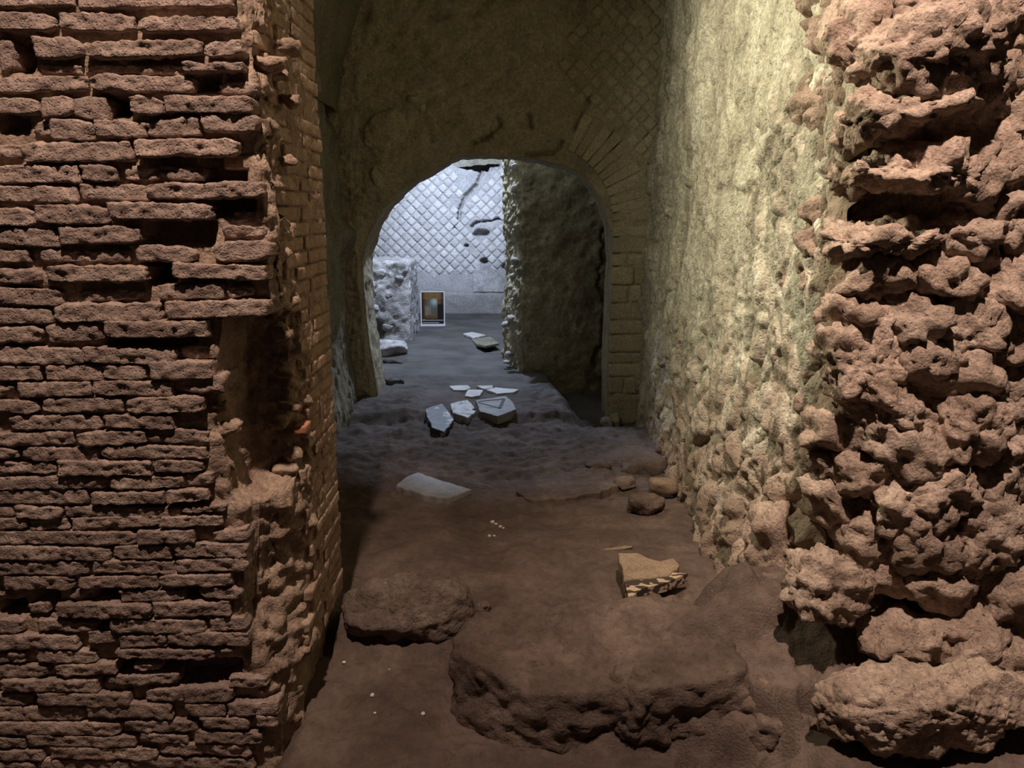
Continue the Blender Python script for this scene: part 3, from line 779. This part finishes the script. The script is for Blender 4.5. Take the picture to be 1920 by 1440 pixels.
# ------------------------------------------------------------------ dark wall standing behind the arch
IY = 7.15
def inner_wall():
    zs = np.arange(-.3, 3.6, .017)
    pl = np.array([(-.10, 8.0), (-.06, 7.75), (.00, 7.45), (.05, 7.22), (.09, 7.16), (.4, IY), (.85, IY), (1.6, IY)])
    s = np.r_[0, np.cumsum(np.hypot(*np.diff(pl, axis=0).T))]; u = np.linspace(0, s[-1], 170)
    X = np.interp(u, s, pl[:, 0]); Y = np.interp(u, s, pl[:, 1])
    P = np.stack([np.repeat(X[:, None], len(zs), 1), np.repeat(Y[:, None], len(zs), 1), np.repeat(zs[None], len(X), 0)], -1)
    N = grid_normals(P)
    if N[100, 50, 1] > 0: N = -N
    d = .04 * fbm(P * 2.2, 3) + .03 * fbm(P * 9, 4, .62) - .02 * pits(P, 9, .42)
    F1, F2, r = worley(P * [5, 5, 7]); d += .02 * (r - .5) * sstep(0, .3, F2 - F1)
    e = sstep(.30, .05, P[..., 0]); d += e * (.05 * fbm(P * 11 + 4, 3, .65) - .05 * sstep(.5, 1.2, P[..., 2]) * sstep(1.6, 1.0, P[..., 2]) )
    P = P + N * d[..., None]
    px, py = proj(P)
    q = resample([(1132, 430), (1128, 490), (1120, 530), (1134, 570), (1130, 640), (1112, 690)], 50); q[:, 0] += 5 * perlin(np.stack([np.arange(50) * .35, np.zeros(50) + .5, np.zeros(50) + .3], -1)) * 2
    dd = np.min(np.hypot(px[..., None] - q[:, 0], py[..., None] - q[:, 1]), -1); P[..., 1] += .07 * sstep(4.5, 1, dd + 2 * perlin(P * 9))
    return P
wi = sheet('wall_inner', inner_wall(), M['darkwall']); struct(wi, 'dark earthy wall seen through the right half of the arch', 'wall')
er = np.random.RandomState(9)
for i in range(46):
    py = er.uniform(298, 705); px = 968 + er.uniform(-14, 10) - (8 if 560 < py < 690 else 0)
    Y = er.uniform(7.2, 7.7); c = onY(px, py, Y); w = er.uniform(.018, .045)
    rock('edge_stone', c, (w, w * 1.2, w * er.uniform(.6, 1.1)), M['edge'], wi, sub=2, rough=.25, fine=.01)

# ------------------------------------------------------------------ lit room beyond the arch
BY = 12.0
CR1 = resample([onY(a, b, BY) for a, b in [(905, 322), (893, 345), (872, 368), (862, 392), (860, 412), (853, 430)]], 60)
CR2 = resample([onY(a, b, BY) for a, b in [(884, 424), (896, 416), (915, 414), (932, 411), (948, 410)]], 40)
BH = [(893, 298, .36, .17, .6), (900, 437, .13, .055, .22), (875, 461, .035, .03, .15), (908, 490, .06, .05, .20), (945, 500, .04, .05, .15)]
def back_wall():
    xs = np.linspace(-3.4, 1.2, 330); zs = np.linspace(-.1, 3.4, 240)
    XX, ZZ = np.meshgrid(xs, zs, indexing='ij')
    P = np.stack([XX, np.full_like(XX, BY), ZZ], -1)
    d = .02 * fbm(P * 1.5, 3) + .008 * fbm(P * 9, 3)
    P[..., 1] -= d
    for q, w in ((CR1, .045), (CR2, .03)):
        dd = np.min(np.hypot(XX[..., None] - q[:, 0], ZZ[..., None] - q[:, 2]), -1) + .018 * perlin(P * 14) + .012 * perlin(P * 30)
        P[..., 1] += .14 * sstep(w * .75, w * .3, dd)
    for (a, b, rx, rz, dp) in BH:
        c = onY(a, b, BY); P[..., 1] += dp * sstep(1.15, .75, np.hypot((XX - c[0]) / rx, (ZZ - c[2]) / rz) + .35 * perlin(P * 11))
    return P
wb = sheet('wall_back', back_wall(), M['farmortar'], flip=False); struct(wb, 'brightly lit far wall faced with a diamond net of square stones', 'wall')
rs = random.Random(8); cand = []
pitch = .163
def inpoly(x, y, poly):
    c = False
    for (x1, y1), (x2, y2) in zip(poly, poly[1:] + poly[:1]):
        if (y1 > y) != (y2 > y) and x < (x2 - x1) * (y - y1) / (y2 - y1) + x1: c = not c
    return c
BARE = [(855, 285), (935, 285), (905, 345), (868, 375), (850, 330)]
for r in range(44):
    for q in range(34):
        x = -3.0 + q * pitch + (pitch / 2 if r % 2 else 0); zc = .34 + r * pitch / 2
        if x > .6: continue
        p = np.array([x, BY, zc]); px, py = proj(p)
        if inpoly(px, py, BARE): continue
        if min(np.hypot(CR1[:, 0] - x, CR1[:, 2] - zc).min(), np.hypot(CR2[:, 0] - x, CR2[:, 2] - zc).min()) < .035: continue
        bad = False
        for (a, b, rx, rz, dp) in BH:
            c = onY(a, b, BY)
            if hypot((x - c[0]) / (rx + .05), (zc - c[2]) / (rz + .05)) < 1: bad = True
        if bad or rs.random() < .03: continue
        vis = inpoly(px, py, OPEN) and px < 985 and not (px < 778 and py > 492) and py < 552
        cand.append((0 if vis else 1, x, zc))
cand.sort(); print('far stones', sum(1 for c in cand if c[0] == 0), len(cand))
extraV = []; extraF = []
for i, (hid, x, zc) in enumerate(cand):
    yb = BY - .02 * float(fbm(np.array([[x, BY, zc]]) * 1.5, 3)[0])
    low = .022 * float(sstep(.8, .5, zc))
    c = np.array([x, yb + .029 + low + rs.uniform(-.006, .006), zc])
    hd = pitch * .455 * rs.uniform(.93, 1.03)
    if not hid and i < 299:
        diamond('square_stone', c, hd, .04, M['farstone'], wb, rs)
    else:
        Pb, Fq = rbox((hd / math.sqrt(2), .04, hd / math.sqrt(2)), (2, 1, 2), .008, .004, 20, c)
        a = math.pi / 4; R = np.array([[math.cos(a), 0, math.sin(a)], [0, 1, 0], [-math.sin(a), 0, math.cos(a)]])
        extraF.append(Fq + sum(len(v) for v in extraV)); extraV.append(Pb @ R.T + c)
if extraV:
    ob = link('square_stones', new_mesh('square_stones', np.concatenate(extraV), np.concatenate(extraF)), M['farstone'], wb); ob['kind'] = 'stuff'
# vault and side wall of the lit room
def back_vault():
    th = np.linspace(0, math.pi, 70); xs = np.linspace(-3.5, 2.2, 110)
    T, XX = np.meshgrid(th, xs, indexing='ij')
    P = np.stack([XX, 9.25 - 2.80 * np.cos(T), 2.29 + 2.05 * np.sin(T)], -1)
    P[..., 2] += .10 * fbm(P * 2, 4, .6)
    return P
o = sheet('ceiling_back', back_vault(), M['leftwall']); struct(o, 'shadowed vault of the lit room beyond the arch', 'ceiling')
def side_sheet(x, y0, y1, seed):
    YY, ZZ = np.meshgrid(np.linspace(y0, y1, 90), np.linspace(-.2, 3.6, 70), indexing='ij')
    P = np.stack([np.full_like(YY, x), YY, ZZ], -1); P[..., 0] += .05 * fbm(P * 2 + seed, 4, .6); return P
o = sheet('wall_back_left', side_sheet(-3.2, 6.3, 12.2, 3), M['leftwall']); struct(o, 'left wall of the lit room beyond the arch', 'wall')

# low masonry pier on the left of the lit room
r_ = tag(bpy.data.objects.new('masonry_stub', None), 'pale broken masonry stub with pitted front, left in the lit room', 'masonry')
COL.objects.link(r_); r_.location = (-1.57, 9.5, .1)
c = np.array([-1.57, 9.5, .56])
Pb, Fq = rbox((.36, .45, .50), (44, 44, 60), .05, .02, 8, c, .02)
Q = Pb + c; nn = Pb / np.linalg.norm(Pb, axis=1)[:, None]
F1, F2, rr = worley(Q * 8)
Pb = Pb - nn * (.028 * pits(Q, 10, .5) + .016 * (rr - .4) * sstep(0, .3, F2 - F1))[:, None]
hole = sstep(1.1, .6, np.hypot((Q[:, 0] + 1.60) / .10, (Q[:, 2] - .24) / .13)); Pb[:, 1] += np.where(Pb[:, 1] < -.2, .22 * hole, 0)
ob = link('stub_body', new_mesh('stub_body', Pb, Fq), M['farblock'], r_, c - np.array(r_.location))
for (dx, dz, w) in [(-.25, .12, .05), (-.1, .22, .06), (.12, .1, .05), (.2, -.1, .06), (-.05, -.05, .05), (.25, .3, .04), (-.28, -.15, .06), (.1, -.28, .06), (-.2, .34, .05), (.02, .36, .06)]:
    ob = rock('facing_stone', np.array([dx, -.43, dz + .46]), (w * 1.2, .04, w * .8), M['farblock'], r_, sub=3, rough=.2, fine=.012)
# bench along the foot of the far wall
c = np.array([-.75, 11.82, .25])
Pb, Fq = rbox((1.15, .125, .165), (90, 12, 14), .03, .012, 9, c, .02)
o = link('stone_bench', new_mesh('stone_bench', Pb, Fq), M['farmortar'], None, c); tag(o, 'low grey plastered ledge along the foot of the far wall', 'bench')
# round topped slab on the ledge
pts = [onY(a, b, 11.85) for a, b in [(887, 547), (888, 510), (893, 500), (905, 496), (918, 500), (932, 511), (942, 522), (950, 530), (952, 547)]]
c = np.mean(pts, 0); poly = [(p[0] - c[0], p[2] - c[2]) for p in pts]
V, Fa = tri_extrude(poly, -.05, .05); V = [(v[0], v[2], v[1]) for v in V]
o = link('arched_slab', new_mesh('arched_slab', np.array(V), Fa, False), M['farblock'], None, c)
bv = o.modifiers.new('bevel', 'BEVEL'); bv.width = .012; bv.segments = 2
tag(o, 'grey slab with a rounded top standing on the ledge at the far wall', 'slab')

# ------------------------------------------------------------------ information poster
pb = onY(812, 613, 10.35); pw, ph = .325, .470
fzp = fz(pb[0], 10.35)
r_ = tag(bpy.data.objects.new('poster_stand', None), 'white framed poster with a brown photograph of an arch, standing in the lit room', 'poster')
COL.objects.link(r_); r_.location = (pb[0], 10.35, fzp - .004); r_.rotation_euler = (math.radians(-5), 0, math.radians(2))
def bar(x0, x1, y0, y1, z0, z1):
    return np.array([(x, y, z_) for z_ in (z0, z1) for (x, y) in ((x0, y0), (x1, y0), (x1, y1), (x0, y1))]), [[3, 2, 1, 0], [4, 5, 6, 7], [0, 1, 5, 4], [1, 2, 6, 5], [2, 3, 7, 6], [3, 0, 4, 7]]
for nm, a in (('backing_board', (-pw / 2, pw / 2, 0, .012, .015, ph)), ('frame_edge', (-pw / 2, -pw / 2 + .014, -.008, 0, .03, ph)), ('frame_edge', (pw / 2 - .014, pw / 2, -.008, 0, .03, ph)),
              ('frame_edge', (-pw / 2, pw / 2, -.008, 0, ph - .014, ph)), ('foot_rail', (-pw / 2 - .004, pw / 2 + .004, -.035, .02, 0, .030))):
    V, Fa = bar(*a); link(nm, new_mesh(nm, V, Fa, False), M['white'], r_)
nu, nv = 62, 90
us = np.linspace(0, 1, nu); vv = np.linspace(0, 1, nv); U, Vv = np.meshgrid(us, vv, indexing='ij')
x0, x1, z0, z1 = -pw / 2 + .014, pw / 2 - .014, .030, ph - .014
Pp = np.stack([x0 + (x1 - x0) * U, np.full_like(U, -.002), z0 + (z1 - z0) * Vv], -1)
me = new_mesh('print', Pp, grid_faces(nu, nv), False)
q3 = np.stack([U * 6, Vv * 8, U * 0], -1); nz_ = fbm(q3, 4)
brown = np.array([.15, .070, .026]); tan = np.array([.21, .115, .045]); dark = np.array([.012, .008, .006])
colr = brown[None, None] * (1 + .5 * nz_[..., None]) ; colr = np.where((Vv > .78)[..., None], tan * (1 + .3 * nz_[..., None]), colr)
vig = sstep(.0, .22, U) * sstep(1.02, .75, U); colr = dark + (colr - dark) * (.12 + .88 * vig)[..., None]
colr = np.where(((U > .72) & (Vv < .62))[..., None], dark * 1.2, colr)
archm = (U > .14) & (U < .72) & (Vv > .24) & (Vv < .80 - 1.6 * np.clip(.45 - U, 0, 1) ** 1.6 - .25 * np.clip(U - .62, 0, 1))
pale = np.array([.22, .24, .22])[None, None] * (.45 + 1.5 * np.exp(-((U - .58) / .16) ** 2 - ((Vv - .70) / .12) ** 2))[..., None]
pale = np.where((Vv < .46)[..., None], np.array([.13, .105, .07]) * (1 + .4 * nz_[..., None]), pale)
pale = np.where(((U < .42) & (Vv < .58) & (Vv > .30))[..., None], np.array([.20, .17, .125]) * (1 + .5 * nz_[..., None]), pale)
colr = np.where(archm[..., None], pale, colr)
colr = np.where((Vv < .16)[..., None], np.array([.016, .014, .014]), colr)
colr = np.where(((np.abs(Vv - .115) < .009) & (U > .03) & (U < .97))[..., None], np.array([.42, .40, .36]), colr)
colr = np.where(((np.abs(Vv - .132) < .009) & (U > .03) & (U < .17))[..., None], np.array([.42, .40, .36]), colr)
colr = np.where(((np.abs(Vv - .038) < .012) & (U > .04) & (U < .78))[..., None], np.array([.40, .38, .36]), colr)
ca = me.color_attributes.new('print_colour', 'FLOAT_COLOR', 'POINT')
ca.data.foreach_set('color', np.concatenate([colr, np.ones((nu, nv, 1))], -1).astype(np.float32).ravel())
pm = plain('poster_print', (.2, .1, .05), .45); an = pm.node_tree.nodes.new('ShaderNodeVertexColor'); an.layer_name = 'print_colour'
pm.node_tree.links.new(an.outputs[0], pm.node_tree.nodes['Principled BSDF'].inputs['Base Color'])
link('photo_print', me, pm, r_)

# ------------------------------------------------------------------ loose slabs and stones on the floor
def slab(name, pts, zt, th, material, label, cat='slab', jit=.006, group=None, tilt=(0, 0)):
    W3 = np.array([onZ(a, b, zt) for a, b in pts]); c = W3.mean(0)
    rr = random.Random(int(pts[0][0] * 7 + pts[0][1]))
    poly = []
    n = len(W3)
    for i in range(n):
        a, b = W3[i], W3[(i + 1) % n]; L = np.hypot(*(b - a)[:2]); m = max(1, int(L / .035))
        for k in range(m):
            p = a + (b - a) * k / m; j = jit if k else 0
            poly.append((p[0] - c[0] + rr.uniform(-j, j), p[1] - c[1] + rr.uniform(-j, j)))
    if sum(p[0] * q[1] - q[0] * p[1] for p, q in zip(poly, poly[1:] + poly[:1])) < 0: poly.reverse()
    V, Fa = tri_extrude(poly, -th, 0)
    base = fz(c[0], c[1])
    o = link(name, new_mesh(name, np.array(V), Fa, False), M[material], None, c)
    o.rotation_euler = (tilt[0], tilt[1], 0)
    bv = o.modifiers.new('bevel', 'BEVEL'); bv.width = min(.006, th * .3); bv.segments = 2
    tag(o, label, cat, group); return o, c
G = 'broken marble pieces on the passage floor'
slab('marble_fragment', [(843, 723), (878, 722), (883, 727), (872, 731), (850, 731)], .118, .05, 'marble', 'pale marble piece at the far left of the broken floor slabs', 'marble piece', group=G)
slab('marble_fragment', [(893, 723), (925, 722), (924, 727), (908, 729)], .118, .05, 'marble', 'thin pale marble strip farthest back among the broken floor slabs', 'marble piece', group=G)
slab('marble_fragment', [(912, 730), (930, 726), (973, 730), (964, 735), (932, 738)], .118, .05, 'marble', 'long pointed marble piece at the right rear of the broken floor slabs', 'marble piece', group=G)
slab('marble_fragment', [(877, 730), (906, 731), (900, 741), (885, 744), (871, 742)], .122, .06, 'marble', 'small bright white marble square amid the broken floor slabs', 'marble piece', group=G)
big, bc = slab('marble_slab', [(892, 750), (948, 742), (962, 754), (968, 767), (934, 780), (899, 771)], .124, .07, 'marble_grey', 'largest grey marble slab, inlaid with a dark triangle, on the floor ledge', 'marble slab', group=G)
def strip(pa, pb, w, zt, parent, pc):
    a, b = onZ(*pa, zt)[:2], onZ(*pb, zt)[:2]; d = (b - a) / np.linalg.norm(b - a); nrm = np.array([-d[1], d[0]]) * w / 2
    V, Fa = tri_extrude([tuple(p - pc[:2]) for p in (a - nrm, b - nrm, b + nrm, a + nrm)], -.004, .0025)
    link('inlay_strip', new_mesh('inlay_strip', np.array(V), Fa, False), M['inlay'], parent)
strip((897, 753), (946, 748), .020, .124, big, bc); strip((945, 748), (937, 766), .026, .124, big, bc); strip((938, 766), (897, 755), .016, .124, big, bc)
slab('marble_fragment', [(844, 759), (862, 754), (877, 752), (896, 767), (877, 779), (848, 772)], .112, .07, 'marble_vein', 'rough white and grey veined marble piece left of the inlaid slab', 'marble piece', group=G, tilt=(.06, .05))
slab('marble_fragment', [(797, 772), (830, 764), (851, 784), (834, 801), (810, 796), (800, 782)], .095, .07, 'marble_dark', 'glossy dark chunk streaked with white veins at the left of the slabs', 'marble piece', group=G, tilt=(.12, .05))
slab('floor_slab', [(784, 885), (832, 902), (885, 917), (840, 934), (795, 928), (742, 911), (761, 894)], .062, .06, 'marble_grey', 'flat pale grey slab lying alone in mid floor where the brown shadow starts', 'slab')
slab('floor_slab', [(967, 921), (1031, 902), (1110, 900), (1162, 906), (1125, 923), (1060, 934), (994, 937)], .052, .06, 'threshold', 'wide dull slab half buried in mid floor near the right wall', 'slab', jit=.015)
slab('floor_slab', [(868, 625), (885, 622), (899, 625), (911, 628), (887, 633)], .15, .03, 'marble', 'ragged white fragment on the floor right of the poster', 'marble piece')
slab('floor_slab', [(885, 636), (920, 631), (936, 643), (910, 648), (893, 645)], .135, .03, 'leftwall', 'dark flat slab in front of the ragged white fragment', 'slab')
# stone with striped mosaic edge near the threshold
zt = .13
st, sc_ = slab('mosaic_fragment', [(1159, 1039), (1196, 1039), (1215, 1047), (1237, 1052), (1262, 1047), (1275, 1058), (1255, 1075), (1170, 1083)], zt, .05, 'tilestone', 'tan stone fragment with a dark and light striped edge behind the threshold rocks', 'stone fragment', tilt=(.10, 0))
zm = bpy.data.materials.new('striped_marble'); zm.use_nodes = True
nt = zm.node_tree; g_ = nt.nodes.new('ShaderNodeNewGeometry'); wv = nt.nodes.new('ShaderNodeTexNoise'); wv.inputs['Scale'].default_value = 22; wv.inputs['Detail'].default_value = 2
mp_ = nt.nodes.new('ShaderNodeMapping'); mp_.inputs['Scale'].default_value = (.8, 2.2, 2.2); nt.links.new(g_.outputs['Position'], mp_.inputs['Vector']); nt.links.new(mp_.outputs[0], wv.inputs['Vector'])
cr_ = nt.nodes.new('ShaderNodeValToRGB'); cr_.color_ramp.elements[0].position = .50; cr_.color_ramp.elements[0].color = (.05, .035, .025, 1); cr_.color_ramp.elements[1].position = .54; cr_.color_ramp.elements[1].color = (.50, .38, .26, 1)
nt.links.new(wv.outputs[0], cr_.inputs[0]); nt.links.new(cr_.outputs[0], nt.nodes['Principled BSDF'].inputs['Base Color']); nt.nodes['Principled BSDF'].inputs['Roughness'].default_value = .7
W3 = np.array([onZ(a, b, .115) for a, b in [(1168, 1080), (1255, 1074), (1290, 1076), (1250, 1090), (1205, 1100), (1180, 1116)]])
V, Fa = tri_extrude([tuple(p[:2] - sc_[:2]) for p in W3[::-1]], -.05, -.006)
ob = link('striped_edge', new_mesh('striped_edge', np.array(V), Fa, False), zm, st); ob['label'] = 'pale marble edge with dark brown stripes'

def stone(px, py, zc, half, material, label, name='stone', cat='stone', sub=3, group=None, **k):
    c = onZ(px, py, zc); o = rock(name, c, half, M[material], None, sub=sub, **k); return tag(o, label, cat, group)
stone(1243, 910, .09, (.075, .06, .045), 'tilestone', 'squared tan brick fragment against the right wall', 'brick_fragment', 'brick', box=5, facets=4, rough=.06, fine=.01)
stone(1213, 945, .07, (.10, .08, .055), 'threshold', 'angular brown stone in front of the squared brick fragment', sub=4, rough=.12, fine=.014)
stone(1172, 905, .05, (.065, .05, .04), 'threshold', 'dark stone behind the angular brown stone near the right wall', sub=4, rough=.12, fine=.014)
stone(1205, 872, .06, (.16, .12, .07), 'dirt', 'flat rock hump by the right wall beyond the smaller stones', sub=4, rough=.10, fine=.014)
stone(1122, 872, .05, (.085, .06, .035), 'dirt', 'squarish dark stone set in the middle of the uneven floor', sub=3, box=4, rough=.08, fine=.01)
stone(1137, 792, -.06, (.05, .05, .05), 'edge', 'small pale stone in the dark hollow beside the right jamb', sub=3)
stone(1155, 788, -.06, (.04, .05, .07), 'archwall', 'upright brown stone in the dark hollow beside the right jamb', sub=3)
stone(1001, 788, .04, (.045, .04, .025), 'marble', 'small white chip at the foot of the floor ledge', 'marble_chip', 'marble piece', sub=3)
stone(905, 792, .035, (.06, .04, .025), 'marble_grey', 'small grey stone just in front of the inlaid marble slab', sub=3)
stone(731, 655, .16, (.22, .26, .09), 'farblock', 'flat grey rock in front of the masonry stub', 'rock', 'rock', sub=4, box=3.5, rough=.1, fine=.015)
stone(757, 627, .14, (.06, .05, .05), 'marble', 'small white stone at the foot of the masonry stub', sub=3)
stone(738, 680, .12, (.12, .06, .05), 'dirt', 'dark stone below the flat grey rock', sub=3)
stone(736, 717, .12, (.10, .05, .04), 'dirt', 'long dark stone at the left end of the floor step', sub=3)
stone(690, 775, .06, (.06, .05, .035), 'dirt', 'dark stone on the floor by the left wall', sub=3)
stone(718, 760, .06, (.04, .03, .025), 'dirt', 'smaller dark stone beyond the one by the left wall', sub=3)
stone(745, 746, .06, (.045, .03, .02), 'dirt', 'flat dark stone farthest from the left wall', sub=3)
stone(906, 1138, .03, (.03, .028, .026), 'threshold', 'small stone in the gap between the rounded stone and the large block', sub=3)
c = onZ(1160, 1028, .04)
for _ in range(5): c = onZ(1160, 1028, fz(c[0], c[1]) + .004)
o = rock('stone_sliver', c, (.075, .014, .006), M['tilestone'], None, sub=3, rough=.1, fine=.002, rot=(0, 0, .25)); tag(o, 'thin pale sliver lying behind the striped stone fragment', 'stone')
GP = 'white pebbles scattered on the earth'
for (a, b, w) in [(923, 980, .012), (930, 984, .010), (938, 989, .011), (944, 991, .008), (918, 1006, .010), (927, 1006, .008), (645, 1243, .007), (698, 1305, .009), (703, 1338, .005), (1088, 1190, .0), (1183, 1190, .0), (730, 1256, .004), (793, 1340, .008)]:
    if w == 0: continue
    c = onZ(a, b, 0.0)
    for _ in range(6): c = onZ(a, b, fz(c[0], c[1]))
    o = rock('pebble', c + np.array([0, 0, w * .4]), (w, w, w * .7), M['pebble'], None, sub=2, rough=.1, fine=.002)
    if b < 1100: tag(o, 'tiny white pebble in the small cluster on the mid floor', 'pebble', GP)
    else: tag(o, {645: 'tiny white pebble closest to the brick pier', 698: 'larger white pebble on the earth left of the large block', 703: 'tiny white pebble nearest the bottom edge, left of the large block', 730: 'tiny white pebble nearest the rounded stone', 793: 'white pebble close to the left side of the large block'}[a], 'pebble', GP)
# straw
a = onZ(891, 905, .05); b = onZ(923, 914, .05); a[2] = fz(a[0], a[1]) + .012; b[2] = fz(b[0], b[1]) + .012
d = b - a; L = np.linalg.norm(d); Pb, Fq = rbox((L / 2, .004, .003), (12, 2, 2), .002, .002, 20, a)
o = link('straw', new_mesh('straw', Pb, Fq), M['straw'], None, (a + b) / 2); o.rotation_euler = (0, -math.asin(d[2] / L), math.atan2(d[1], d[0]))
tag(o, 'thin dry stalk lying on the dark floor', 'stalk')
